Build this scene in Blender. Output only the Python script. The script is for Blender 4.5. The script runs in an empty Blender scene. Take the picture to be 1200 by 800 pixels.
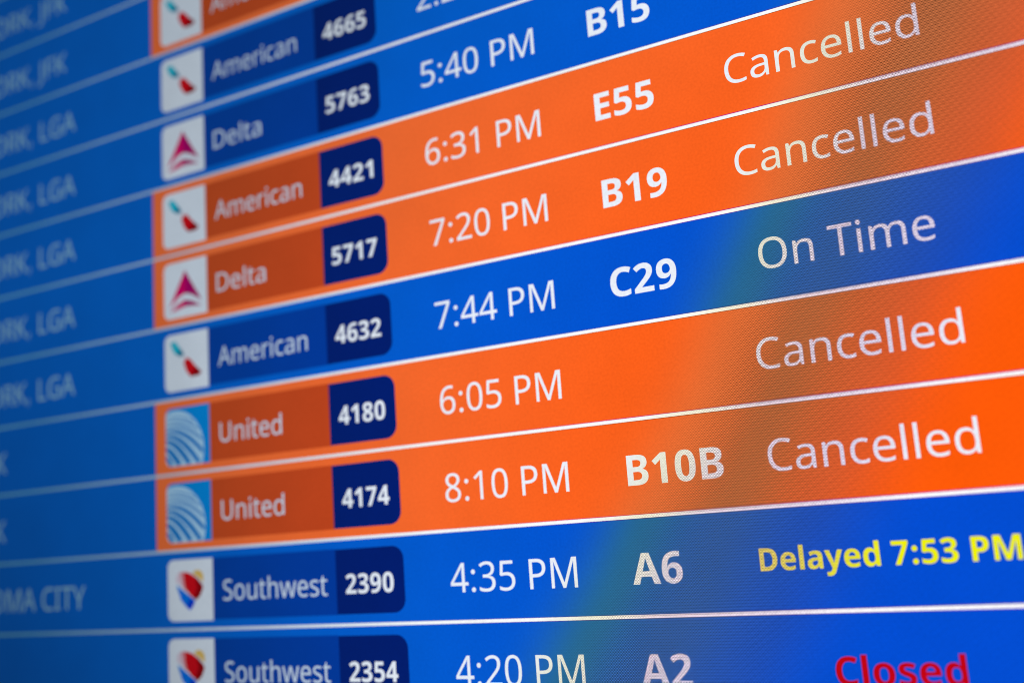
import bpy, math, json, random
from mathutils import Matrix, Vector

# ------------------------------------------------------------------ camera, world, exposure
sc = bpy.context.scene
COL = sc.collection
U = 0.07            # height of one flight row on the display, metres
Z0 = 2.165          # height above the floor of the row grid's zero line

cam_d = bpy.data.cameras.new('camera'); cam = bpy.data.objects.new('camera', cam_d)
COL.objects.link(cam); sc.camera = cam
cam_d.sensor_width = 36.0; cam_d.sensor_fit = 'HORIZONTAL'
cam_d.lens = 1243.3 / 1200 * 36
cam_d.clip_start = 0.01; cam_d.clip_end = 50
RT = ((0.87643748, 0.07066942, 0.47630156), (-0.14551478, 0.98179398, 0.12209028), (-0.45900196, -0.17631341, 0.87076448))
def s2w(a, b, c): return Vector((a, c, -b))
ax = [s2w(*r) for r in RT]
cx, cy, cz = 10.99719766, 8.06698127, -10.35676493
m = Matrix((( ax[0].x, -ax[1].x, -ax[2].x, cx * U), (ax[0].y, -ax[1].y, -ax[2].y, cz * U),
            (ax[0].z, -ax[1].z, -ax[2].z, Z0 - cy * U), (0, 0, 0, 1)))
cam.matrix_world = m
cam_d.dof.use_dof = True
cam_d.dof.focus_distance = 10.85 * U
APERTURE = 0.28 * U                      # width of the lens opening
cam_d.dof.aperture_fstop = cam_d.lens / 1000 / APERTURE
cam_d.dof.aperture_blades = 0

w = bpy.data.worlds.new('World'); sc.world = w; w.use_nodes = True
bg = w.node_tree.nodes['Background']
bg.inputs[0].default_value = (0.75, 0.85, 1.0, 1); bg.inputs[1].default_value = 0.03
sc.view_settings.view_transform = 'Standard'; sc.view_settings.look = 'None'
sc.view_settings.exposure = 0; sc.view_settings.gamma = 1
sc.cycles.filter_width = 0.95
sc.cycles.max_bounces = 3

# ------------------------------------------------------------------ display root
root = bpy.data.objects.new('flight_display', None); COL.objects.link(root)
root.location = (0, 0, Z0)
root['label'] = 'big blue airport departure screen listing flights in white, several rows orange and cancelled'
root['category'] = 'screen'

# ------------------------------------------------------------------ the LCD panel: how its pixels give off light
def panel_group():
    g = bpy.data.node_groups.new('lcd_light', 'ShaderNodeTree')
    g.interface.new_socket('Color', in_out='INPUT', socket_type='NodeSocketColor')
    g.interface.new_socket('Shader', in_out='OUTPUT', socket_type='NodeSocketShader')
    N, L = g.nodes, g.links
    gi = N.new('NodeGroupInput'); go = N.new('NodeGroupOutput')
    def link(a, b): L.new(a, b)
    def setin(sock, v):
        if hasattr(v, 'is_linked'): link(v, sock)
        else: sock.default_value = v
    def M(op, a, b=0.0, c=0.0, clamp=False):
        n = N.new('ShaderNodeMath'); n.operation = op; n.use_clamp = clamp
        setin(n.inputs[0], a); setin(n.inputs[1], b); setin(n.inputs[2], c); return n.outputs[0]
    tc = N.new('ShaderNodeTexCoord'); tc.object = root
    sp = N.new('ShaderNodeSeparateXYZ'); link(tc.outputs['Object'], sp.inputs[0])
    X = M('DIVIDE', sp.outputs[0], U); Y = M('DIVIDE', sp.outputs[2], -U)
    # viewing angle
    ge = N.new('ShaderNodeNewGeometry')
    dt = N.new('ShaderNodeVectorMath'); dt.operation = 'DOT_PRODUCT'
    link(ge.outputs['Incoming'], dt.inputs[0]); link(ge.outputs['Normal'], dt.inputs[1])
    cs = M('ABSOLUTE', dt.outputs['Value'])
    rp = N.new('ShaderNodeValToRGB'); link(cs, rp.inputs[0])
    el = rp.color_ramp.elements
    stops = [(0.0, .10), (.50, .36), (.585, .47), (.69, .60), (.77, .82), (.85, .97), (.95, 1.0)]
    el[0].position, el[1].position = stops[0][0], stops[-1][0]
    el[0].color = (stops[0][1],) * 3 + (1,); el[1].color = (1, 1, 1, 1)
    for p, v in stops[1:-1]:
        e = el.new(p); e.color = (v, v, v, 1)
    gain = rp.outputs[0]
    k = M('MULTIPLY', M('SUBTRACT', .97, cs), 3.6, clamp=True)
    sc_ = N.new('ShaderNodeSeparateColor'); link(gi.outputs['Color'], sc_.inputs[0])
    R, G, B = sc_.outputs
    G0 = G; nb = M('SUBTRACT', 1.0, B)
    G = M('MULTIPLY', G0, M('ADD', 1.0, M('MULTIPLY', M('MULTIPLY', k, 1.05), M('POWER', M('SUBTRACT', 1.0, G0, 0.0, True), 3.0))))
    B = M('ADD', B, M('MULTIPLY', M('MULTIPLY', M('MULTIPLY', k, .45), M('MULTIPLY', R, G0)), nb))
    R = M('MULTIPLY', R, M('SUBTRACT', 1.0, M('MULTIPLY', k, .10)))
    # camera moire painted into the pixel colours, a band running down on a slant
    wob = N.new('ShaderNodeTexNoise'); link(tc.outputs['Object'], wob.inputs['Vector']); wob.inputs['Scale'].default_value = 5; wob.inputs['Detail'].default_value = 1
    dy = M('SUBTRACT', Y, 3.35)
    c = M('SUBTRACT', M('SUBTRACT', 10.32, M('MULTIPLY', dy, .505)), M('MULTIPLY', M('MULTIPLY', dy, dy), .0098))
    s = M('ADD', M('SUBTRACT', X, c), M('MULTIPLY', M('SUBTRACT', wob.outputs[0], .5), .5))
    def bump(c0, wd, amp):
        q = M('DIVIDE', M('SUBTRACT', s, c0), wd)
        return M('MULTIPLY', M('EXPONENT', M('MULTIPLY', M('MULTIPLY', q, q), -1.0)), amp)
    tl = bump(-.80, .52, .75); tm = bump(.04, .78, .92); tr = bump(.95, .58, .60)
    def lin(co):
        a = M('MULTIPLY', R, co[0]); a = M('MULTIPLY_ADD', G, co[1], a); return M('MULTIPLY_ADD', B, co[2], a)
    def mix3(chan, cos):
        # weighted mixture of the plain value and the three band mixtures
        o = chan
        for t, co in cos:
            o = M('ADD', o, M('MULTIPLY', t, M('SUBTRACT', lin(co), chan)))
        return o
    tl2 = M('MULTIPLY', tl, M('SUBTRACT', 1.0, M('MULTIPLY', tm, .7)))
    tr2 = M('MULTIPLY', tr, M('SUBTRACT', 1.0, M('MULTIPLY', tm, .7)))
    R2 = mix3(R, [(tl2, (.84, .09, .02)), (tm, (.36, .31, .013)), (tr2, (.56, .14, .006))])
    G2 = mix3(G, [(tl2, (.09, .66, .165)), (tm, (.080, .36, .105)), (tr2, (.045, .48, .05))])
    B2 = mix3(B, [(tl2, (.0, .30, .28)), (tm, (.02, .17, .43)), (tr2, (.02, .12, .62))])
    # the pixel grid itself
    F = 34.0
    def sn(a): return M('SINE', M('MULTIPLY', a, 2 * math.pi))
    gx = sn(M('MULTIPLY', X, F)); gy = sn(M('MULTIPLY', Y, F))
    weave = sn(M('ADD', M('MULTIPLY', X, F * .26), M('MULTIPLY', Y, F * .42)))
    weave2 = sn(M('SUBTRACT', M('MULTIPLY', X, F * .52), M('MULTIPLY', Y, F * .31)))
    pat = M('ADD', M('MULTIPLY', M('MULTIPLY', gx, gy), 1.1), M('ADD', M('MULTIPLY', weave, .09), M('MULTIPLY', weave2, .07)))
    pat = M('ADD', pat, M('MULTIPLY', gy, .3))
    on = M('MULTIPLY', M('ADD', s, 1.3), .9, clamp=True)
    amp = M('MULTIPLY', on, M('ADD', .12, M('ADD', M('MULTIPLY', bump(.05, .85, 1.0), .85), M('MULTIPLY', bump(.9, .8, 1.0), .10))))
    tex = M('ADD', 1.0, M('MULTIPLY', pat, amp))
    # fine unevenness of the panel and its anti-glare film
    n1 = N.new('ShaderNodeTexNoise'); link(tc.outputs['Object'], n1.inputs['Vector']); n1.inputs['Scale'].default_value = 520; n1.inputs['Detail'].default_value = 3
    n2 = N.new('ShaderNodeTexNoise'); link(tc.outputs['Object'], n2.inputs['Vector']); n2.inputs['Scale'].default_value = 22; n2.inputs['Detail'].default_value = 3
    mu = M('ADD', .92, M('ADD', M('MULTIPLY', M('SUBTRACT', n1.outputs[0], .5), .30), M('MULTIPLY', n2.outputs[0], .16)))
    # darkening towards the lower left, painted into the panel's emission
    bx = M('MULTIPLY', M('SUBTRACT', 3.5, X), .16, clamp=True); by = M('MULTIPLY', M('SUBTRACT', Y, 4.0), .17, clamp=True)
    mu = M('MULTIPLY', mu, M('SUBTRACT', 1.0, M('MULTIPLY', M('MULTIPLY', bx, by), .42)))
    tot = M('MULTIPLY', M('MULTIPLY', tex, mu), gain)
    cc = N.new('ShaderNodeCombineColor')
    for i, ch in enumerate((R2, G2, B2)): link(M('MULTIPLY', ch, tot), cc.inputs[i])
    p = N.new('ShaderNodeBsdfPrincipled')
    p.inputs['Base Color'].default_value = (.012, .012, .014, 1)
    p.inputs['Roughness'].default_value = .32
    link(cc.outputs[0], p.inputs['Emission Color']); p.inputs['Emission Strength'].default_value = 1.0
    link(p.outputs[0], go.inputs[0])
    return g
GRP = panel_group()
_m = {}
def lcd(name, rgb):
    if name in _m: return _m[name]
    mt = bpy.data.materials.new(name); mt.use_nodes = True; nt = mt.node_tree; nt.nodes.clear()
    a = nt.nodes.new('ShaderNodeGroup'); a.node_tree = GRP
    a.inputs['Color'].default_value = (*rgb, 1)
    o = nt.nodes.new('ShaderNodeOutputMaterial'); nt.links.new(a.outputs[0], o.inputs[0])
    _m[name] = mt; return mt
def srgb(r, g, b):
    f = lambda v: (v / 255 / 12.92) if v / 255 <= .04045 else ((v / 255 + .055) / 1.055) ** 2.4
    return (f(r), f(g), f(b))
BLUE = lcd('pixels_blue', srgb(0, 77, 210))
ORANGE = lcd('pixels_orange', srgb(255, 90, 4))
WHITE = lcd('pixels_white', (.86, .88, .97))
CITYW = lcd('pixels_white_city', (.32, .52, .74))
def graded(name, left, right, xa_, xb_):
    # the drawn colour of a rule on the screen changes along its length
    mt = lcd(name, right); nt = mt.node_tree; g = [n for n in nt.nodes if n.type == 'GROUP'][0]
    tc = nt.nodes.new('ShaderNodeTexCoord'); tc.object = root
    sp = nt.nodes.new('ShaderNodeSeparateXYZ'); nt.links.new(tc.outputs['Object'], sp.inputs[0])
    mr = nt.nodes.new('ShaderNodeMapRange'); nt.links.new(sp.outputs[0], mr.inputs[0])
    mr.inputs[1].default_value = xa_ * U; mr.inputs[2].default_value = xb_ * U
    mx = nt.nodes.new('ShaderNodeMix'); mx.data_type = 'RGBA'; nt.links.new(mr.outputs[0], mx.inputs[0])
    mx.inputs[6].default_value = (*left, 1); mx.inputs[7].default_value = (*right, 1)
    nt.links.new(mx.outputs[2], g.inputs['Color']); return mt
LINEW = graded('pixels_line', (.16, .36, .62), (.99, .98, 1.0), -2.5, 4.0)
RGB_B, RGB_O = srgb(0, 73, 210), srgb(255, 90, 4)
FRT = {0: graded('pixels_line_top_blue', RGB_B, (.06, .03, .35), 3.0, 8.5), 1: graded('pixels_line_top_orange', RGB_O, (.55, .0, .26), 3.0, 8.5)}
FRB = {0: graded('pixels_line_bottom_blue', RGB_B, (.10, .0, .40), 3.0, 7.0), 1: graded('pixels_line_bottom_orange', RGB_O, (.45, .06, .0), 3.0, 7.0)}
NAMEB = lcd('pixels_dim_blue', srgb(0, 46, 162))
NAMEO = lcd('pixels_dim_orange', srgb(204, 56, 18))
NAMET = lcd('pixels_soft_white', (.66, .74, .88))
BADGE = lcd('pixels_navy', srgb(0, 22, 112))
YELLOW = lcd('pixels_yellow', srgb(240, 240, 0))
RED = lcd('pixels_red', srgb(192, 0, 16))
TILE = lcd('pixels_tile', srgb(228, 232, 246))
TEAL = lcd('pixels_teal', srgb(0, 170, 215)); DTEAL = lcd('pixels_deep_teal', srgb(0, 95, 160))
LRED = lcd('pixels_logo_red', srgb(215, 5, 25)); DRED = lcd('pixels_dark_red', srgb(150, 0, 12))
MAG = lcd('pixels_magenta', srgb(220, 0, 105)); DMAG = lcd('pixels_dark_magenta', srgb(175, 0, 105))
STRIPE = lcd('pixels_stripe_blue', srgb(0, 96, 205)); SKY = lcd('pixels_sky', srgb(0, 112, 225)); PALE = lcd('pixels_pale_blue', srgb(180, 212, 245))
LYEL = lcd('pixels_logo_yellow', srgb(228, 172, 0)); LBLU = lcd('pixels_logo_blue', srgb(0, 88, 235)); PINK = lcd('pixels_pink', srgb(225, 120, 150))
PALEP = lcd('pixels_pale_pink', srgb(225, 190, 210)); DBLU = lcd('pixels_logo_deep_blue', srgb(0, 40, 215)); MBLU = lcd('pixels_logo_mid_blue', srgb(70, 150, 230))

# ------------------------------------------------------------------ builders
STEP = 0.00012
def P(X, Y, layer): return (X * U, -layer * STEP, -Y * U)
def mesh_obj(name, polys, parent, layer):
    """polys: list of (points in row units, material)"""
    me = bpy.data.meshes.new(name); vs = []; fs = []; mi = []; mats = []
    for item in polys:
        pts, mt = item[0], item[1]; ly = layer + (item[2] if len(item) > 2 else 0)
        if mt not in mats: mats.append(mt)
        b = len(vs); vs += [P(x, y, ly) for x, y in pts]
        area = sum(pts[i][0] * pts[(i + 1) % len(pts)][1] - pts[(i + 1) % len(pts)][0] * pts[i][1] for i in range(len(pts)))
        idx = list(range(b, b + len(pts)))
        if area > 0: idx.reverse()          # y runs down: keep every face towards the viewer
        fs.append(idx); mi.append(mats.index(mt))
    me.from_pydata(vs, [], fs)
    for f, i in zip(me.polygons, mi): f.material_index = i
    for mt in mats: me.materials.append(mt)
    me.update()
    o = bpy.data.objects.new(name, me); COL.objects.link(o); o.parent = parent
    return o
def rounded(x0, y0, x1, y1, r_left, r_right):
    pts = []
    for cx_, cy_, r, a0 in ((x0 + r_left, y0 + r_left, r_left, 180), (x1 - r_right, y0 + r_right, r_right, 270),
                            (x1 - r_right, y1 - r_right, r_right, 0), (x0 + r_left, y1 - r_left, r_left, 90)):
        if r <= 0: pts.append((cx_, cy_)); continue
        for i in range(9):
            a = math.radians(a0 + i * 90 / 8); pts.append((cx_ + r * math.cos(a), cy_ + r * math.sin(a)))
    return pts

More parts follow.
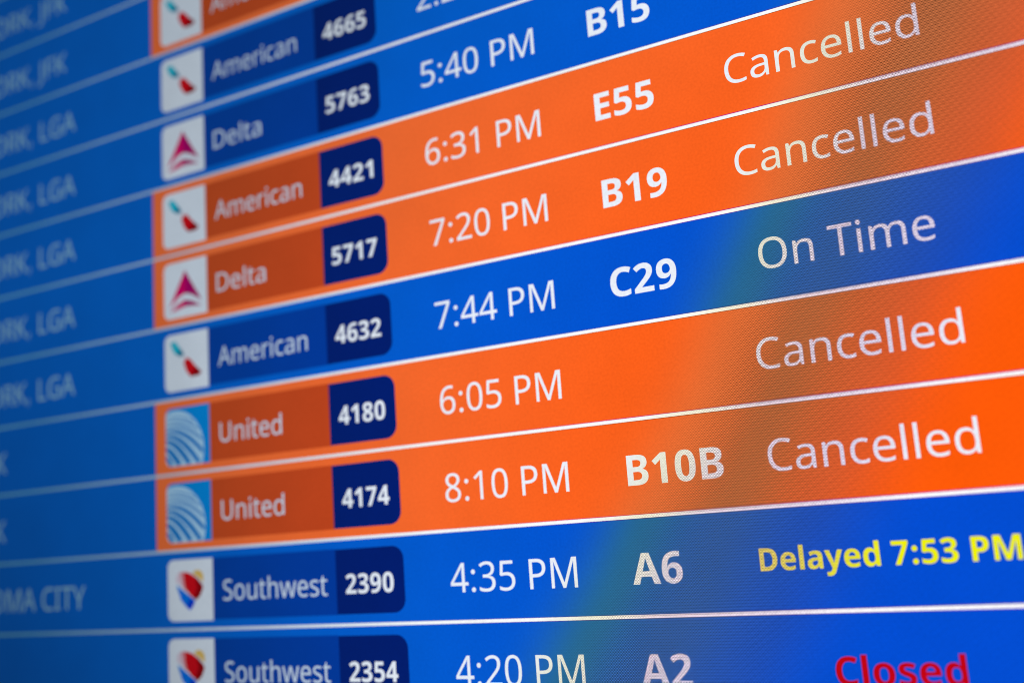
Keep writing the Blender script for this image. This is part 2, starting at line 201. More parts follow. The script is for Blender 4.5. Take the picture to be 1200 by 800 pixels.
GLYPHS = json.loads('''{"R":{" ":[260,[]],"0":[572,[[285,-10,1,164,-10,0,49,185,0,49,358,1,49,474,0,96,638,0,200,725,0,285,725,1,365,725,0,471,638,0,523,474,0,523,358,1,523,243,0,475,78,0,371,-10,0],[285,65,1,365,65,0,434,210,0,434,358,1,434,456,0,404,585,0,339,650,0,285,650,1,231,650,0,166,585,0,137,456,0,137,358,1,137,211,0,204,65,0]]],"1":[572,[[269,0,1,269,499,1,269,528,0,270,568,0,272,603,0,273,622,1,257,606,0,231,584,0,211,567,1,135,505,1,89,564,1,282,714,1,355,714,1,355,0,1]]],"2":[572,[[48,0,1,48,73,1,235,262,1,289,316,0,363,400,0,401,481,0,401,529,1,401,588,0,331,649,0,275,649,1,223,649,0,144,613,0,103,581,1,56,640,1,84,664,0,151,702,0,230,724,0,275,724,1,342,724,0,438,678,0,491,593,0,491,534,1,491,478,0,445,381,0,363,285,0,308,231,1,159,84,1,159,80,1,520,80,1,520,0,1]]],"3":[572,[[241,-10,1,185,-10,0,89,7,0,45,29,1,45,111,1,90,89,0,194,64,0,242,64,1,338,64,0,423,139,0,423,205,1,423,250,0,376,305,0,286,331,0,223,331,1,154,331,1,154,406,1,224,406,1,283,406,0,362,440,0,403,501,0,403,541,1,403,593,0,333,650,0,273,650,1,235,650,0,173,635,0,120,608,0,93,590,1,49,650,1,87,680,0,200,724,0,272,724,1,384,724,0,493,624,0,493,547,1,493,499,0,457,429,0,390,385,0,345,376,1,345,372,1,431,362,0,515,274,0,515,203,1,515,141,0,457,44,0,336,-10,0]]],"4":[572,[[363,0,1,363,162,1,21,162,1,21,237,1,357,718,1,448,718,1,448,241,1,552,241,1,552,162,1,448,162,1,448,0,1],[107,241,1,363,241,1,363,466,1,363,501,0,365,555,0,367,602,0,368,624,1,364,624,1,356,605,0,332,561,0,321,546,1]]],"5":[572,[[248,-10,1,193,-10,0,96,10,0,63,29,1,63,112,1,99,90,0,202,65,0,249,65,1,328,65,0,425,140,0,425,219,1,425,289,0,339,364,0,246,364,1,218,364,0,146,354,0,124,349,1,80,377,1,107,714,1,465,714,1,465,634,1,182,634,1,165,427,1,182,430,0,240,438,0,275,438,1,348,438,0,456,388,0,515,295,0,515,228,1,515,154,0,451,47,0,332,-10,0]]],"6":[572,[[298,-10,1,247,-10,0,159,28,0,92,106,0,55,225,0,55,305,1,55,367,0,72,487,0,114,594,0,188,677,0,301,724,0,382,724,1,403,724,0,454,720,0,470,715,1,470,640,1,452,646,0,407,652,0,384,652,1,315,652,0,223,606,0,170,526,0,146,422,0,143,363,1,149,363,1,164,387,0,210,425,0,275,447,0,318,447,1,411,447,0,525,334,0,525,230,1,525,156,0,469,48,0,368,-10,0],[297,64,1,360,64,0,438,145,0,438,230,1,438,298,0,369,378,0,300,378,1,253,378,0,183,339,0,144,279,0,144,247,1,144,214,0,163,150,0,202,96,0,259,64,0]]],"7":[572,[[136,0,1,429,634,1,44,634,1,44,714,1,523,714,1,523,646,1,233,0,1]]],"8":[572,[[288,-10,1,211,-10,0,104,36,0,49,121,0,49,182,1,49,231,0,90,303,0,158,355,0,197,373,1,162,393,0,105,444,0,72,510,0,72,554,1,72,609,0,128,684,0,224,724,0,285,724,1,379,724,0,499,636,0,499,553,1,499,510,0,462,446,0,400,397,0,363,378,1,407,357,0,479,304,0,522,234,0,522,185,1,522,125,0,464,38,0,359,-10,0],[286,60,1,359,60,0,436,129,0,436,184,1,436,219,0,399,272,0,332,314,0,286,331,1,270,337,1,226,318,0,166,274,0,135,218,0,135,181,1,135,129,0,209,60,0],[289,412,1,341,434,0,412,496,0,412,550,1,412,600,0,342,653,0,284,653,1,229,653,0,158,600,0,158,550,1,158,513,0,193,463,0,253,428,0]]],"9":[572,[[192,-10,1,172,-10,0,119,-5,0,102,0,1,102,75,1,120,69,0,168,62,0,190,62,1,260,62,0,351,108,0,405,187,0,429,292,0,431,350,1,425,350,1,410,327,0,364,289,0,299,267,0,255,267,1,163,267,0,50,380,0,50,483,1,50,558,0,107,666,0,209,724,0,278,724,1,329,724,0,417,685,0,483,607,0,520,489,0,520,409,1,520,332,0,493,183,0,422,62,0,293,-10,0],[274,336,1,322,336,0,392,375,0,431,435,0,431,467,1,431,499,0,412,564,0,374,618,0,316,650,0,278,650,1,216,650,0,137,568,0,137,484,1,137,415,0,204,336,0]]],"A":[639,[[0,0,1,279,717,1,360,717,1,638,0,1,545,0,1,459,221,1,176,221,1,91,0,1],[206,301,1,432,301,1,352,517,1,349,525,0,335,567,0,322,612,0,318,624,1,313,604,0,302,563,0,291,529,0,287,517,1]]],"C":[632,[[389,-10,1,280,-10,0,134,80,0,61,246,0,61,358,1,61,466,0,140,631,0,294,724,0,404,724,1,459,724,0,561,702,0,601,682,1,565,606,1,532,621,0,451,645,0,403,645,1,327,645,0,216,576,0,156,447,0,156,357,1,156,269,0,211,139,0,320,69,0,402,69,1,449,69,0,533,85,0,573,97,1,573,19,1,533,4,0,448,-10,0]]],"D":[730,[[97,0,1,97,714,1,317,714,1,425,714,0,583,634,0,669,479,0,669,364,1,669,244,0,580,82,0,414,0,0,296,0,1],[187,77,1,284,77,1,429,77,0,574,220,0,574,361,1,574,504,0,433,637,0,304,637,1,187,637,1]]],"E":[556,[[97,0,1,97,714,1,496,714,1,496,635,1,187,635,1,187,412,1,478,412,1,478,334,1,187,334,1,187,79,1,496,79,1,496,0,1]]],"F":[519,[[97,0,1,97,714,1,496,714,1,496,635,1,187,635,1,187,382,1,477,382,1,477,303,1,187,303,1,187,0,1]]],"G":[728,[[403,-10,1,292,-10,0,140,79,0,61,244,0,61,357,1,61,469,0,149,633,0,314,724,0,431,724,1,491,724,0,598,702,0,644,682,1,610,604,1,572,621,0,477,645,0,426,645,1,341,645,0,219,575,0,155,446,0,155,357,1,155,272,0,210,141,0,328,68,0,424,68,1,471,68,0,537,78,0,564,85,1,564,297,1,407,297,1,407,377,1,654,377,1,654,27,1,596,8,0,478,-10,0]]],"H":[741,[[97,0,1,97,714,1,187,714,1,187,412,1,553,412,1,553,714,1,643,714,1,643,0,1,553,0,1,553,333,1,187,333,1,187,0,1]]],"I":[339,[[40,0,1,40,52,1,124,71,1,124,642,1,40,662,1,40,714,1,298,714,1,298,662,1,214,642,1,214,71,1,298,52,1,298,0,1]]],"J":[273,[[-4,-190,1,-28,-190,0,-64,-183,0,-78,-177,1,-78,-101,1,-62,-105,0,-26,-111,0,-6,-111,1,19,-111,0,64,-91,0,92,-41,0,92,4,1,92,714,1,182,714,1,182,11,1,182,-58,0,136,-147,0,52,-190,0]]],"K":[619,[[97,0,1,97,714,1,187,714,1,187,362,1,217,396,0,279,464,0,310,498,1,503,714,1,608,714,1,325,403,1,619,0,1,513,0,1,260,341,1,187,277,1,187,0,1]]],"L":[524,[[97,0,1,97,714,1,187,714,1,187,80,1,499,80,1,499,0,1]]],"M":[907,[[97,0,1,97,714,1,230,714,1,450,129,1,454,129,1,678,714,1,810,714,1,810,0,1,721,0,1,721,439,1,721,474,0,723,543,0,727,604,0,728,625,1,724,625,1,486,0,1,412,0,1,177,626,1,173,626,1,175,606,0,178,544,0,180,471,0,180,433,1,180,0,1]]],"N":[760,[[97,0,1,97,714,1,201,714,1,582,123,1,586,123,1,585,139,0,582,203,0,579,279,0,579,311,1,579,714,1,663,714,1,663,0,1,558,0,1,176,593,1,172,593,1,174,570,0,177,507,0,180,436,0,180,399,1,180,0,1]]],"O":[781,[[391,-10,1,280,-10,0,133,82,0,61,248,0,61,359,1,61,469,0,133,633,0,280,725,0,392,725,1,499,725,0,645,634,0,720,469,0,720,358,1,720,247,0,645,82,0,499,-10,0],[391,68,1,472,68,0,575,138,0,625,268,0,625,358,1,625,493,0,513,646,0,392,646,1,311,646,0,206,577,0,156,448,0,156,358,1,156,268,0,206,138,0,311,68,0]]],"P":[605,[[97,0,1,97,714,1,286,714,1,426,714,0,554,604,0,554,504,1,554,460,0,525,379,0,459,315,0,349,278,0,269,278,1,187,278,1,187,0,1],[187,355,1,259,355,1,327,355,0,417,384,0,461,448,0,461,500,1,461,569,0,373,637,0,278,637,1,187,637,1]]],"R":[622,[[97,0,1,97,714,1,294,714,1,383,714,0,498,669,0,554,579,0,554,511,1,554,454,0,512,378,0,447,333,0,411,320,1,607,0,1,502,0,1,329,295,1,187,295,1,187,0,1],[187,371,1,294,371,1,381,371,0,461,440,0,461,507,1,461,554,0,424,610,0,348,636,0,289,636,1,187,636,1]]],"S":[549,[[247,-10,1,207,-10,0,134,-2,0,74,13,0,51,24,1,51,110,1,87,94,0,194,68,0,251,68,1,304,68,0,376,96,0,412,148,0,412,183,1,412,218,0,382,266,0,309,307,0,244,330,1,183,352,0,101,408,0,60,487,0,60,542,1,60,599,0,118,680,0,221,724,0,288,724,1,347,724,0,445,702,0,485,684,1,457,607,1,420,623,0,333,645,0,286,645,1,241,645,0,181,619,0,151,572,0,151,541,1,151,505,0,181,457,0,249,419,0,307,397,1,370,374,0,457,321,0,502,247,0,502,191,1,502,127,0,440,38,0,325,-10,0]]],"T":[556,[[233,0,1,233,635,1,10,635,1,10,714,1,545,714,1,545,635,1,323,635,1,323,0,1]]],"U":[731,[[362,-10,1,229,-10,0,90,135,0,90,254,1,90,714,1,180,714,1,180,251,1,180,164,0,273,68,0,367,68,1,464,68,0,551,171,0,551,252,1,551,714,1,640,714,1,640,252,1,640,178,0,580,59,0,457,-10,0]]],"W":[930,[[201,0,1,12,714,1,106,714,1,217,278,1,223,255,0,233,210,0,242,167,0,248,127,0,251,108,1,254,128,0,261,170,0,271,215,0,283,261,0,289,283,1,415,714,1,508,714,1,639,280,1,646,257,0,658,210,0,668,166,0,675,125,0,678,108,1,681,133,0,691,188,0,705,248,0,713,279,1,823,714,1,917,714,1,727,0,1,636,0,1,497,468,1,491,489,0,479,533,0,469,573,0,462,602,0,461,609,1,460,602,0,455,573,0,445,533,0,434,488,0,427,465,1,292,0,1]]],"Y":[566,[[238,0,1,238,273,1,0,714,1,98,714,1,283,363,1,469,714,1,566,714,1,328,277,1,328,0,1]]],"a":[561,[[215,-10,1,142,-10,0,46,67,0,46,149,1,46,229,0,172,316,0,303,320,1,394,323,1,394,355,1,394,422,0,336,474,0,283,474,1,241,474,0,165,449,0,132,433,1,105,499,1,140,518,0,236,545,0,288,545,1,386,545,0,480,459,0,480,365,1,480,0,1,416,0,1,399,76,1,395,76,1,372,47,0,323,8,0,260,-10,0],[235,61,1,303,61,0,393,136,0,393,214,1,393,262,1,314,259,1,214,255,0,137,199,0,137,148,1,137,103,0,192,61,0]]],"c":[480,[[300,-10,1,229,-10,0,118,48,0,55,170,0,55,265,1,55,364,0,121,488,0,234,546,0,306,546,1,347,546,0,423,529,0,447,517,1,420,444,1,396,453,0,332,469,0,304,469,1,250,469,0,180,423,0,146,333,0,146,266,1,146,202,0,180,112,0,248,66,0,299,66,1,343,66,0,410,84,0,438,97,1,438,19,1,411,5,0,346,-10,0]]],"d":[615,[[275,-10,1,175,-10,0,55,129,0,55,267,1,55,405,0,176,546,0,276,546,1,338,546,0,417,500,0,442,467,1,448,467,1,447,480,0,442,531,0,442,546,1,442,760,1,530,760,1,530,0,1,459,0,1,446,72,1,442,72,1,418,38,0,338,-10,0],[289,63,1,374,63,0,443,156,0,443,250,1,443,266,1,443,366,0,377,473,0,288,473,1,217,473,0,146,360,0,146,265,1,146,169,0,217,63,0]]],"e":[564,[[313,-10,1,237,-10,0,120,52,0,55,175,0,55,264,1,55,352,0,114,478,0,221,546,0,292,546,1,361,546,0,460,486,0,513,377,0,513,304,1,513,251,1,146,251,1,148,160,0,237,65,0,317,65,1,368,65,0,447,84,0,489,102,1,489,25,1,448,7,0,368,-10,0],[148,321,1,421,321,1,421,389,0,358,474,0,291,474,1,228,474,0,155,393,0]]],"h":[618,[[85,0,1,85,760,1,173,760,1,173,537,1,173,518,0,170,478,0,168,462,1,174,462,1,191,490,0,243,526,0,307,545,0,341,545,1,406,545,0,493,504,0,537,418,0,537,349,1,537,0,1,450,0,1,450,343,1,450,408,0,392,472,0,330,472,1,240,472,0,173,371,0,173,277,1,173,0,1]]],"i":[258,[[85,0,1,85,536,1,173,536,1,173,0,1],[130,625,1,108,625,0,78,653,0,78,681,1,78,710,0,108,737,0,130,737,1,150,737,0,181,710,0,181,681,1,181,653,0,150,625,0]]],"l":[258,[[85,0,1,85,760,1,173,760,1,173,0,1]]],"m":[935,[[85,0,1,85,536,1,156,536,1,169,463,1,174,463,1,191,491,0,240,528,0,300,546,0,332,546,1,394,546,0,477,502,0,496,456,1,501,456,1,528,502,0,621,546,0,673,546,1,764,546,0,854,453,0,854,349,1,854,0,1,767,0,1,767,345,1,767,408,0,714,472,0,658,472,1,580,472,0,513,382,0,513,296,1,513,0,1,426,0,1,426,345,1,426,408,0,372,472,0,316,472,1,262,472,0,200,427,0,173,341,0,173,278,1,173,0,1]]],"n":[618,[[85,0,1,85,536,1,156,536,1,169,463,1,174,463,1,192,491,0,245,528,0,309,546,0,343,546,1,439,546,0,537,453,0,537,349,1,537,0,1,450,0,1,450,343,1,450,408,0,392,472,0,330,472,1,241,472,0,173,372,0,173,278,1,173,0,1]]],"o":[605,[[301,-10,1,230,-10,0,119,55,0,55,180,0,55,269,1,55,402,0,189,546,0,304,546,1,377,546,0,488,481,0,551,358,0,551,269,1,551,180,0,490,55,0,378,-10,0],[303,63,1,357,63,0,427,113,0,460,206,0,460,269,1,460,333,0,426,423,0,357,472,0,302,472,1,220,472,0,146,364,0,146,269,1,146,206,0,179,113,0,249,63,0]]],"r":[413,[[85,0,1,85,536,1,157,536,1,167,438,1,171,438,1,197,482,0,279,546,0,335,546,1,350,546,0,385,543,0,398,540,1,387,459,1,374,462,0,343,466,0,329,466,1,288,466,0,216,421,0,173,340,0,173,286,1,173,0,1]]],"s":[479,[[220,-10,1,164,-10,0,83,8,0,52,24,1,52,104,1,84,88,0,175,61,0,222,61,1,289,61,0,349,104,0,349,140,1,349,160,0,327,192,0,270,224,0,217,244,1,165,264,0,91,304,0,51,360,0,51,404,1,51,472,0,162,546,0,252,546,1,301,546,0,386,527,0,423,510,1,393,440,1,359,454,0,285,474,0,246,474,1,192,474,0,135,439,0,135,409,1,135,387,0,161,356,0,222,327,0,273,307,1,324,288,0,396,248,0,434,191,0,434,148,1,434,96,0,382,26,0,286,-10,0]]],"t":[361,[[249,-10,1,207,-10,0,136,19,0,92,91,0,92,156,1,92,468,1,16,468,1,16,510,1,93,545,1,128,659,1,180,659,1,180,536,1,335,536,1,335,468,1,180,468,1,180,158,1,180,109,0,227,62,0,264,62,1,284,62,0,326,69,0,339,73,1,339,6,1,325,-1,0,273,-10,0]]],"u":[618,[[274,-10,1,210,-10,0,123,31,0,79,117,0,79,185,1,79,536,1,168,536,1,168,191,1,168,127,0,226,63,0,287,63,1,376,63,0,445,163,0,445,257,1,445,536,1,533,536,1,533,0,1,461,0,1,448,71,1,444,71,1,427,43,0,373,7,0,309,-10,0]]],"w":[786,[[158,1,1,11,537,1,102,537,1,176,251,1,184,222,0,198,163,0,209,110,0,211,91,1,215,91,1,218,103,0,226,139,0,235,179,0,246,219,0,251,235,1,346,537,1,442,537,1,534,235,1,541,212,0,556,160,0,568,111,0,570,92,1,574,92,1,576,109,0,587,160,0,602,221,0,610,251,1,685,537,1,775,537,1,626,1,1,523,1,1,431,303,1,423,331,0,408,384,0,397,430,0,394,445,1,390,445,1,388,430,0,377,384,0,363,330,0,354,302,1,258,1,1]]]},"B":{" ":[260,[]],"0":[581,[[290,-10,1,161,-10,0,40,184,0,40,357,1,40,473,0,89,637,0,199,724,0,290,724,1,375,724,0,486,637,0,540,473,0,540,357,1,540,242,0,491,78,0,382,-10,0],[290,113,1,345,113,0,388,234,0,388,357,1,388,438,0,370,547,0,327,601,0,290,601,1,252,601,0,210,547,0,192,438,0,192,357,1,192,235,0,234,113,0]]],"1":[581,[[266,0,1,266,410,1,266,427,0,266,475,0,268,527,0,269,550,1,255,535,0,232,513,0,218,501,1,139,435,1,60,534,1,284,714,1,419,714,1,419,0,1]]],"2":[581,[[37,0,1,37,106,1,216,287,1,271,342,0,336,416,0,366,478,0,366,513,1,366,555,0,313,596,0,274,596,1,233,596,0,161,559,0,118,523,1,35,622,1,66,649,0,136,695,0,227,724,0,288,724,1,358,724,0,461,675,0,517,588,0,517,531,1,517,471,0,472,374,0,384,278,0,321,219,1,232,133,1,232,128,1,537,128,1,537,0,1]]],"3":[581,[[245,-10,1,181,-10,0,84,9,0,38,29,1,38,159,1,85,135,0,185,112,0,228,112,1,309,112,0,373,165,0,373,212,1,373,244,0,339,287,0,265,308,0,202,308,1,149,308,1,149,426,1,203,426,1,260,426,0,330,450,0,363,495,0,363,524,1,363,562,0,309,601,0,263,601,1,229,601,0,170,584,0,124,560,0,106,549,1,40,651,1,82,681,0,196,724,0,281,724,1,392,724,0,512,631,0,512,554,1,512,504,0,471,433,0,402,387,0,358,376,1,358,373,1,444,363,0,533,278,0,533,204,1,533,144,0,472,46,0,345,-10,0]]],"4":[581,[[326,0,1,326,147,1,19,147,1,19,263,1,331,716,1,475,716,1,475,266,1,564,266,1,564,147,1,475,147,1,475,0,1],[154,266,1,326,266,1,326,404,1,326,427,0,328,478,0,330,521,0,330,530,1,326,530,1,316,509,0,298,475,0,286,457,1]]],"5":[581,[[249,-10,1,190,-10,0,90,10,0,53,29,1,53,158,1,90,139,0,195,112,0,240,112,1,303,112,0,376,169,0,376,227,1,376,279,0,307,337,0,234,337,1,207,337,0,148,326,0,127,320,1,67,353,1,94,714,1,481,714,1,481,585,1,223,585,1,211,447,1,227,450,0,270,456,0,305,456,1,370,456,0,472,404,0,530,305,0,530,234,1,530,156,0,466,47,0,342,-10,0]]],"6":[581,[[301,-10,1,246,-10,0,152,27,0,82,105,0,42,223,0,42,303,1,42,365,0,60,486,0,104,593,0,184,676,0,308,724,0,398,724,1,419,724,0,476,719,0,494,716,1,494,594,1,475,599,0,427,604,0,396,604,1,336,604,0,255,571,0,208,511,0,185,430,0,183,381,1,189,381,1,202,405,0,242,443,0,301,465,0,341,465,1,434,465,0,543,347,0,543,239,1,543,161,0,484,49,0,376,-10,0],[298,112,1,342,112,0,395,172,0,395,236,1,395,288,0,349,347,0,301,347,1,268,347,0,220,318,0,194,273,0,194,249,1,194,224,0,207,176,0,232,136,0,272,112,0]]],"7":[581,[[115,0,1,379,585,1,40,585,1,40,714,1,541,714,1,541,618,1,275,0,1]]],"8":[581,[[291,-10,1,206,-10,0,94,38,0,39,126,0,39,186,1,39,235,0,76,305,0,138,354,0,176,373,1,144,393,0,92,444,0,61,510,0,61,552,1,61,609,0,121,685,0,225,724,0,291,724,1,392,724,0,520,637,0,520,551,1,520,508,0,486,444,0,428,395,0,392,377,1,430,357,0,498,305,0,542,236,0,542,188,1,542,130,0,485,40,0,374,-10,0],[289,102,1,344,102,0,400,150,0,400,189,1,400,216,0,370,259,0,323,291,0,297,302,1,283,309,1,252,295,0,206,261,0,181,218,0,181,190,1,181,152,0,236,102,0],[291,441,1,324,457,0,375,501,0,375,540,1,375,574,0,327,612,0,290,612,1,254,612,0,205,574,0,205,540,1,205,516,0,228,480,0,267,452,0]]],"9":[581,[[184,-10,1,163,-10,0,107,-7,0,88,-3,1,88,120,1,108,115,0,152,110,0,178,110,1,242,110,0,325,143,0,374,203,0,397,285,0,399,332,1,393,332,1,379,309,0,339,271,0,281,249,0,239,249,1,148,249,0,38,367,0,38,476,1,38,554,0,98,665,0,207,724,0,282,724,1,336,724,0,429,686,0,500,608,0,540,487,0,540,404,1,540,316,0,503,165,0,421,52,0,284,-10,0],[282,366,1,314,366,0,361,396,0,388,441,0,388,465,1,388,489,0,375,538,0,350,578,0,311,601,0,285,601,1,240,601,0,186,541,0,186,477,1,186,426,0,234,366,0]]],"A":[692,[[0,0,1,251,717,1,439,717,1,692,0,1,527,0,1,472,168,1,220,168,1,165,0,1],[256,296,1,437,296,1,387,451,1,383,466,0,366,526,0,350,589,0,345,609,1,341,586,0,326,526,0,312,470,0,307,451,1]]],"B":[665,[[85,0,1,85,714,1,316,714,1,463,714,0,597,627,0,597,536,1,597,491,0,564,426,0,509,386,0,476,379,1,476,374,1,511,367,0,575,331,0,615,263,0,615,207,1,615,142,0,551,49,0,434,0,0,352,0,1],[238,121,1,335,121,1,403,121,0,456,176,0,456,219,1,456,246,0,433,288,0,378,313,0,330,313,1,238,313,1],[238,428,1,324,428,1,390,428,0,440,476,0,440,515,1,440,556,0,381,595,0,317,595,1,238,595,1]]],"C":[642,[[387,-10,1,273,-10,0,126,81,0,55,247,0,55,356,1,55,464,0,135,630,0,289,724,0,400,724,1,453,724,0,562,701,0,611,677,1,561,555,1,525,572,0,444,597,0,398,597,1,341,597,0,257,539,0,213,431,0,213,355,1,213,280,0,255,173,0,340,117,0,404,117,1,451,117,0,538,139,0,582,156,1,582,26,1,537,7,0,444,-10,0]]],"D":[732,[[85,0,1,85,714,1,321,714,1,434,714,0,593,635,0,678,481,0,678,369,1,678,246,0,586,82,0,419,0,0,303,0,1],[238,126,1,302,126,1,412,126,0,518,244,0,518,363,1,518,479,0,416,589,0,317,589,1,238,589,1]]],"E":[552,[[85,0,1,85,714,1,499,714,1,499,589,1,238,589,1,238,433,1,482,433,1,482,308,1,238,308,1,238,127,1,499,127,1,499,0,1]]],"M":[944,[[85,0,1,85,714,1,293,714,1,470,177,1,474,177,1,651,714,1,859,714,1,859,0,1,716,0,1,716,362,1,716,397,0,718,470,0,722,536,0,723,557,1,719,557,1,538,0,1,397,0,1,217,558,1,213,558,1,215,538,0,218,472,0,221,395,0,221,358,1,221,0,1]]],"P":[621,[[85,0,1,85,714,1,309,714,1,447,714,0,579,599,0,579,494,1,579,447,0,551,361,0,486,292,0,380,253,0,303,253,1,238,253,1,238,0,1],[238,379,1,289,379,1,331,379,0,392,400,0,425,449,0,425,489,1,425,537,0,366,589,0,304,589,1,238,589,1]]],"a":[599,[[208,-10,1,136,-10,0,40,74,0,40,161,1,40,247,0,164,334,0,287,338,1,378,341,1,378,358,1,378,407,0,334,446,0,294,446,1,257,446,0,179,422,0,141,405,1,97,508,1,140,530,0,251,556,0,317,556,1,420,556,0,528,459,0,528,364,1,528,0,1,423,0,1,394,74,1,390,74,1,367,45,0,318,7,0,254,-10,0],[266,100,1,313,100,0,378,156,0,378,208,1,378,253,1,321,250,1,250,248,0,194,206,0,194,168,1,194,133,0,233,100,0]]],"d":[632,[[252,-10,1,162,-10,0,47,133,0,47,272,1,47,413,0,163,556,0,257,556,1,315,556,0,387,510,0,410,476,1,415,476,1,412,494,0,407,559,0,407,586,1,407,760,1,559,760,1,559,0,1,443,0,1,413,71,1,407,71,1,386,37,0,312,-10,0],[305,111,1,367,111,0,417,182,0,417,255,1,417,271,1,417,350,0,369,434,0,304,434,1,255,434,0,200,350,0,200,270,1,200,190,0,255,111,0]]],"e":[597,[[325,-10,1,244,-10,0,119,50,0,47,175,0,47,269,1,47,365,0,112,492,0,229,556,0,306,556,1,382,556,0,492,499,0,551,388,0,551,308,1,551,235,1,200,235,1,202,173,0,274,102,0,341,102,1,392,102,0,476,122,0,520,142,1,520,29,1,480,9,0,391,-10,0],[204,336,1,410,336,1,410,385,0,360,449,0,310,449,1,265,449,0,209,392,0]]],"l":[298,[[73,0,1,73,760,1,224,760,1,224,0,1]]],"o":[625,[[311,-10,1,234,-10,0,115,56,0,47,184,0,47,274,1,47,410,0,190,556,0,314,556,1,391,556,0,509,491,0,577,365,0,577,274,1,577,184,0,512,56,0,393,-10,0],[313,105,1,352,105,0,401,145,0,423,221,0,423,274,1,423,328,0,400,402,0,352,441,0,312,441,1,253,441,0,201,355,0,201,275,1,201,221,0,224,145,0,273,105,0]]],"s":[502,[[234,-10,1,176,-10,0,88,5,0,47,22,1,47,147,1,91,126,0,193,102,0,230,102,1,276,102,0,317,128,0,317,150,1,317,165,0,296,189,0,243,215,0,194,234,1,145,254,0,79,297,0,46,357,0,46,402,1,46,477,0,165,556,0,263,556,1,316,556,0,407,534,0,454,514,1,410,411,1,372,428,0,292,450,0,261,450,1,227,450,0,189,429,0,189,410,1,189,396,0,210,374,0,263,350,0,311,331,1,360,312,0,426,269,0,460,208,0,460,161,1,460,109,0,411,32,0,311,-10,0]]],"y":[571,[[111,-240,1,86,-240,0,48,-235,0,35,-232,1,35,-113,1,46,-115,0,77,-119,0,94,-119,1,140,-119,0,190,-65,0,205,-27,1,217,4,1,0,546,1,159,546,1,262,234,1,269,212,0,282,163,0,285,141,1,289,141,1,292,162,0,306,212,0,314,234,1,415,546,1,571,546,1,347,-50,1,325,-111,0,264,-196,0,176,-240,0]]]}}''')
def dot(cx_, cy_, r): return [(cx_ + r * math.cos(a * math.pi / 12), cy_ + r * math.sin(a * math.pi / 12)) for a in range(24)]
def contours(style, ch):
    if ch == ':':
        r, adv = (59, 268) if style == 'R' else (84, 290)
        return adv, [dot(adv / 2, r - 8, r), dot(adv / 2, 545 - r, r)]
    if ch == ',':
        return 268, [[(160, 118), (105, 118), (62, -128), (104, -128), (168, 105)]]
    adv, cs = GLYPHS[style][ch]
    out = []
    for c in cs:
        p = [(c[i], c[i + 1], c[i + 2]) for i in range(0, len(c), 3)]; n = len(p)
        full = []
        for i in range(n):                                   # put in the implied on-curve points
            a, b = p[i], p[(i + 1) % n]; full.append(a)
            if not a[2] and not b[2]: full.append(((a[0] + b[0]) / 2, (a[1] + b[1]) / 2, 1))
        st = next(i for i, q in enumerate(full) if q[2]); full = full[st:] + full[:st]
        pts = []; i = 0; n = len(full)
        while i < n:
            a = full[i]; b = full[(i + 1) % n]; pts.append((a[0], a[1]))
            if b[2]: i += 1; continue
            d = full[(i + 2) % n]
            for t in (.2, .4, .6, .8):
                pts.append(((1 - t) ** 2 * a[0] + 2 * t * (1 - t) * b[0] + t * t * d[0], (1 - t) ** 2 * a[1] + 2 * t * (1 - t) * b[1] + t * t * d[1]))
            i += 2
        out.append(pts)
    return adv, out
def text(name, body, x, base, em, style, mt, parent, layer, width=None, center=None, track=0.0, condense=None):
    """lettering on the panel: x = left edge of the ink, base = baseline, em = type size, width = wanted ink width"""
    pen = 0; loops = []
    for ch in body:
        adv, cs = contours(style, ch)
        loops += [[(pen + a, b) for a, b in c] for c in cs]
        pen += adv + track
    xs = [a for c in loops for a, b in c]; lo, hi = min(xs), max(xs)
    sx = em / 1000 if width is None else width / (hi - lo)
    if condense: sx *= condense
    if center is not None: x = center - (hi - lo) * sx / 2
    cu = bpy.data.curves.new(name, 'CURVE'); cu.dimensions = '2D'; cu.fill_mode = 'BOTH'
    for c in loops:
        s_ = cu.splines.new('POLY'); s_.points.add(len(c) - 1)
        for q, (a, b) in zip(s_.points, c): q.co = ((x + (a - lo) * sx) * U, (-base + b * em / 1000) * U, 0, 1)
        s_.use_cyclic_u = True
    tmp = bpy.data.objects.new('tmp', cu); me = bpy.data.meshes.new_from_object(tmp)
    for v in me.vertices: v.co = (v.co.x, -layer * STEP, v.co.y)
    me.name = name; me.materials.clear(); me.materials.append(mt); me.update()
    if sum(f.normal.y * f.area for f in me.polygons) > 0: me.flip_normals()
    bpy.data.objects.remove(tmp); bpy.data.curves.remove(cu)
    o = bpy.data.objects.new(name, me); COL.objects.link(o); o.parent = parent
    return o

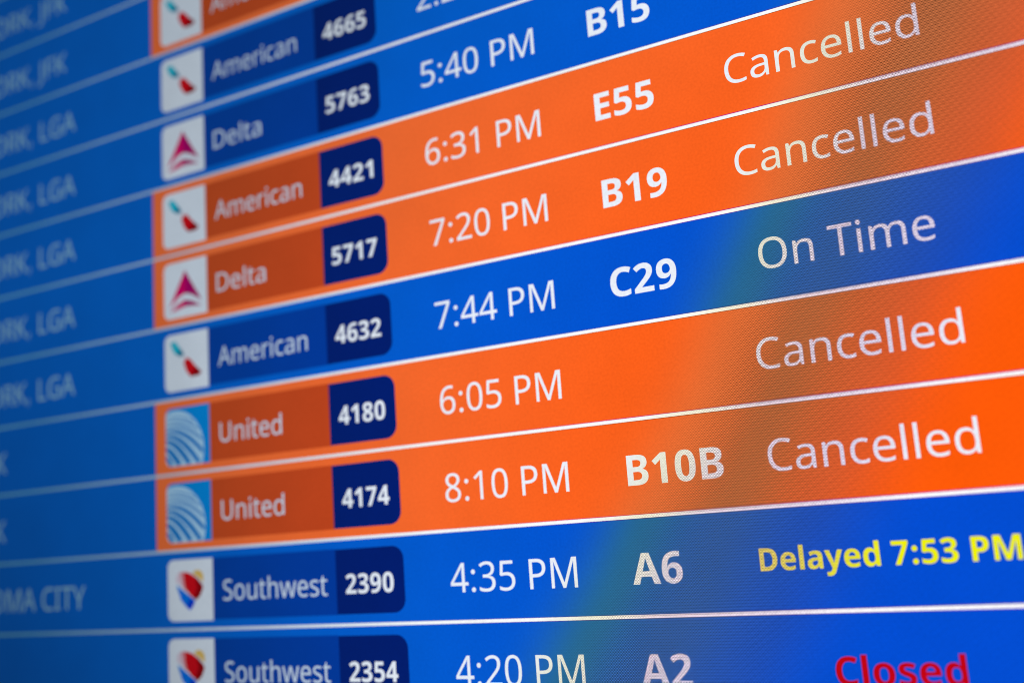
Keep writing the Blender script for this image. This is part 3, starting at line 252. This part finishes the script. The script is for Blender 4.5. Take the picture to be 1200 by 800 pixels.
# ------------------------------------------------------------------ emblems of the airline tiles (u right, v down, 0..1)
TX0, TX1, TY0, TY1 = .197, .985, .115, .895
def tp(pts, row): return [(TX0 + u * (TX1 - TX0), row + TY0 + v * (TY1 - TY0)) for u, v in pts]
def emblem(kind, row):
    out = []
    if kind == 'American':
        out.append(([(.13, .135), (.25, .125), (.36, .25), (.28, .37), (.20, .30)], TEAL))
        out.append(([(.36, .25), (.455, .375), (.38, .41), (.28, .37)], DTEAL))
        out.append(([(.49, .445), (.575, .46), (.68, .575), (.725, .62), (.58, .765), (.50, .68), (.435, .52)], LRED))
        out.append(([(.725, .62), (.845, .725), (.79, .78), (.60, .785), (.58, .765)], DRED))
        out.append(([(.47, .40), (.53, .44), (.48, .445), (.44, .42)], PALEP))
    elif kind == 'Delta':
        out.append(([(.50, .17), (.50, .585), (.36, .63), (.12, .80), (.24, .60)], MAG))
        out.append(([(.50, .17), (.88, .76), (.64, .625), (.50, .585)], DMAG))
        out.append(([(.13, .88), (.34, .755), (.50, .70), (.50, .82), (.34, .85)], MAG))
        out.append(([(.50, .70), (.66, .745), (.88, .86), (.66, .83), (.50, .82)], DMAG))
    elif kind == 'United':
        gl = [(.0, .13), (.02, .075), (.14, .055), (.28, .055), (.42, .085), (.56, .155), (.69, .27), (.79, .41), (.845, .56), (.865, .72), (.85, .88), (.82, 1.0), (.10, 1.0), (.04, .97), (0, .90)]
        out.append((gl, PALE))
        def stripe(a, b, c, w0, w1):
            top, bot = [], []
            for i in range(13):
                t = i / 12; q = lambda k: (1 - t) ** 2 * a[k] + 2 * t * (1 - t) * b[k] + t * t * c[k]
                wd = w0 + (w1 - w0) * math.sin(math.pi * min(1, .08 + t * .62))
                dx = 2 * (1 - t) * (b[0] - a[0]) + 2 * t * (c[0] - b[0]); dy = 2 * (1 - t) * (b[1] - a[1]) + 2 * t * (c[1] - b[1]); l = math.hypot(dx, dy) or 1
                top.append((q(0) + dy / l * wd, q(1) - dx / l * wd)); bot.append((q(0) - dy / l * wd, q(1) + dx / l * wd))
            cl = lambda p: (min(max(p[0], 0.0), .86), min(max(p[1], 0.0), .995))
            pts = [cl(p) for p in top + bot[::-1]]
            out.append((pts, STRIPE, 1))
        stripe((.05, .15), (.40, .13), (.66, .29), 0.0037, 0.0125)
        stripe((.02, .225), (.42, .19), (.76, .42), 0.0037, 0.0163)
        stripe((.01, .31), (.42, .25), (.83, .60), 0.0037, 0.0225)
        stripe((.0, .39), (.40, .34), (.84, .80), 0.0060, 0.0406)
        stripe((.0, .47), (.34, .45), (.76, .985), 0.0090, 0.0480)
        stripe((.0, .56), (.25, .58), (.54, .985), 0.0150, 0.0540)
        stripe((.0, .68), (.12, .72), (.32, .985), 0.0210, 0.0570)
        stripe((.0, .82), (.06, .86), (.13, .985), 0.0180, 0.0390)
    else:
        ye = [(.56, .235), (.60, .195), (.66, .175), (.73, .19), (.785, .24), (.80, .31), (.79, .385)]
        out.append((ye + [(.70, .315)], LYEL))
        out.append(([(.19, .36), (.185, .30), (.21, .235), (.27, .205), (.33, .20), (.36, .40), (.345, .455)], PALEP))
        out.append(([(.27, .205), (.33, .20), (.38, .205), (.42, .46), (.405, .52), (.345, .455)], PINK, 1))
        out.append(([(.36, .20), (.42, .205), (.53, .235), (.68, .325), (.785, .43), (.79, .48), (.735, .59), (.635, .67), (.50, .58), (.40, .48), (.37, .34)], LRED, 2))
        out.append(([(.62, .285), (.68, .325), (.785, .43), (.79, .48), (.735, .59), (.635, .67), (.58, .63), (.66, .46)], DRED, 3))
        out.append(([(.195, .41), (.24, .425), (.36, .53), (.37, .66), (.30, .62), (.23, .52)], MBLU))
        out.append(([(.21, .42), (.36, .51), (.61, .67), (.56, .77), (.50, .83), (.41, .77), (.29, .65)], LBLU, 1))
        out.append(([(.50, .625), (.61, .70), (.55, .78), (.505, .82), (.43, .76)], DBLU, 2))
    return [(tp(it[0], row), it[1]) + tuple(it[2:]) for it in out]

# ------------------------------------------------------------------ the rows
XL, XR = -10.0, 13.2
STAT_C = 9.225
ROWS = [
 # row, cancelled, city, airline, number, time, gate, status
 (-2, False, None, None, None, None, None, None),
 (-1, False, 'NEW YORK, JFK', None, None, None, None, None),
 (0, True, 'NEW YORK, JFK', 'American', None, None, None, None),
 (1, False, 'NEW YORK, LGA', 'American', '4665', '2:25 PM', None, None),
 (2, False, 'NEW YORK, LGA', 'Delta', '5763', '5:40 PM', 'B15', None),
 (3, True, 'NEW YORK, LGA', 'American', '4421', '6:31 PM', 'E55', 'Cancelled'),
 (4, True, 'NEW YORK, LGA', 'Delta', '5717', '7:20 PM', 'B19', 'Cancelled'),
 (5, False, 'NEW YORK, LGA', 'American', '4632', '7:44 PM', 'C29', 'On Time'),
 (6, True, 'NORFOLK', 'United', '4180', '6:05 PM', None, 'Cancelled'),
 (7, True, 'NORFOLK', 'United', '4174', '8:10 PM', 'B10B', 'Cancelled'),
 (8, False, 'OKLAHOMA CITY', 'Southwest', '2390', '4:35 PM', 'A6', 'Delayed 7:53 PM'),
 (9, False, None, 'Southwest', '2354', '4:20 PM', 'A2', 'Closed'),
 (10, False, None, None, None, None, None, None),
]
def rect(x0, y0, x1, y1): return [(x0, y0), (x1, y0), (x1, y1), (x0, y1)]
def fac(j): return j
TINK = {'American': 1.49, 'Delta': .85, 'United': 1.035, 'Southwest': 1.655}
for (r, canc, city, air, num, tim, gate, stat) in ROWS:
    row = mesh_obj('flight_row', [(rect(XL, r, XR, r + 1), BLUE)], root, 0)
    if canc:
        row['label'] = 'flight row with an orange cancelled band'
        mesh_obj('orange_band', [(rect(0, r + .002, XR, r + .998), ORANGE)], row, 1)
    mesh_obj('divider_line', [(rect(XL, r + 1 - .018, XR, r + 1 + .018), LINEW)], row, 3)
    above_orange = canc; below_orange = r + 1 in (0, 3, 4, 6, 7)
    mesh_obj('divider_fringe', [(rect(3, r + 1 - .027, XR, r + 1 - .018), FRT[int(canc)]), (rect(3, r + 1 + .018, XR, r + 1 + .025), FRB[int(below_orange)])], row, 3)  # thin strips painted with lens colour fringing along the divider
    if city:
        text('city_name', city, -5.01 if city == 'NORFOLK' else -4.80, r + .685, .432, 'R', CITYW, row, 2)
    if air:
        mesh_obj('name_panel', [(rect(TX1, r + .115, 2.95, r + .883), NAMEO if canc else NAMEB)], row, 2)
        tile_m = SKY if air == 'United' else TILE
        mesh_obj('airline_emblem', [(rounded(TX0, r + TY0, TX1, r + TY1, .10, 0), tile_m)] + [(q[0], q[1], 1 + (q[2] if len(q) > 2 else 0)) for q in emblem(air, r)], row, 3)
        text('airline_name', air, 1.16, r + .652, .352, 'R', NAMET, row, 4, width=TINK[air])
        mesh_obj('number_badge', [(rounded(2.95, r + .122, 3.928, r + .878, 0, .155), BADGE)], row, 3)
    if num:
        text('flight_number', num, 3.092, r + .642, .315, 'B', WHITE, row, 5, width=.685)
    if tim: text('departure_time', tim, 4.55, r + .682, .444, 'R', WHITE, row, 4, condense=.97)
    if gate: text('gate_number', gate, 6.782 if gate[0] != 'A' else 6.742, r + .682, .438, 'B', WHITE, row, 4)
    if stat:
        if stat == 'Cancelled': text('flight_status', stat, 0, r + .665, .432, 'R', WHITE, row, 4, width=1.915, center=STAT_C)
        elif stat == 'On Time': text('flight_status', stat, 0, r + .668, .437, 'R', WHITE, row, 4, width=1.668, center=STAT_C + .01)
        elif stat == 'Closed': text('flight_status', stat, 0, r + .668, .36, 'B', RED, row, 4, width=1.135, center=9.242)
        else: text('flight_status', stat, 0, r + .607, .302, 'B', YELLOW, row, 4, width=2.315, center=9.232)

# ------------------------------------------------------------------ the casing round the panel
def solid(name, boxes, mt, parent):
    me = bpy.data.meshes.new(name); vs = []; fs = []
    for (x0, y0, z0, x1, y1, z1) in boxes:
        b = len(vs)
        vs += [(x, y, z) for x in (x0, x1) for y in (y0, y1) for z in (z0, z1)]
        fs += [[b + i for i in f] for f in ((0, 1, 3, 2), (4, 6, 7, 5), (0, 4, 5, 1), (2, 3, 7, 6), (0, 2, 6, 4), (1, 5, 7, 3))]
    me.from_pydata(vs, [], fs); me.materials.append(mt); me.update()
    o = bpy.data.objects.new(name, me); COL.objects.link(o); o.parent = parent
    md = o.modifiers.new('bevel', 'BEVEL'); md.width = .002; md.segments = 2
    return o
dark = bpy.data.materials.new('black_plastic'); dark.use_nodes = True
pb = dark.node_tree.nodes['Principled BSDF']; pb.inputs['Base Color'].default_value = (.02, .02, .022, 1); pb.inputs['Roughness'].default_value = .45
ns = dark.node_tree.nodes.new('ShaderNodeTexNoise'); ns.inputs['Scale'].default_value = 900
bp = dark.node_tree.nodes.new('ShaderNodeBump'); bp.inputs['Strength'].default_value = .15
dark.node_tree.links.new(ns.outputs[0], bp.inputs['Height']); dark.node_tree.links.new(bp.outputs[0], pb.inputs['Normal'])
xa, xb, zt, zb = XL * U, XR * U, 2 * U, -11 * U
solid('casing', [(xa - .02, .002, zb - .02, xb + .02, .06, zt + .02)], dark, root)
for bx in ((xa - .022, -.006, zb, xa, .0015, zt), (xb, -.006, zb, xb + .022, .0015, zt),
           (xa - .022, -.006, zt + .0005, xb + .022, .0015, zt + .022), (xa - .022, -.006, zb - .022, xb + .022, .0015, zb - .0005)):
    solid('bezel', [bx], dark, root)
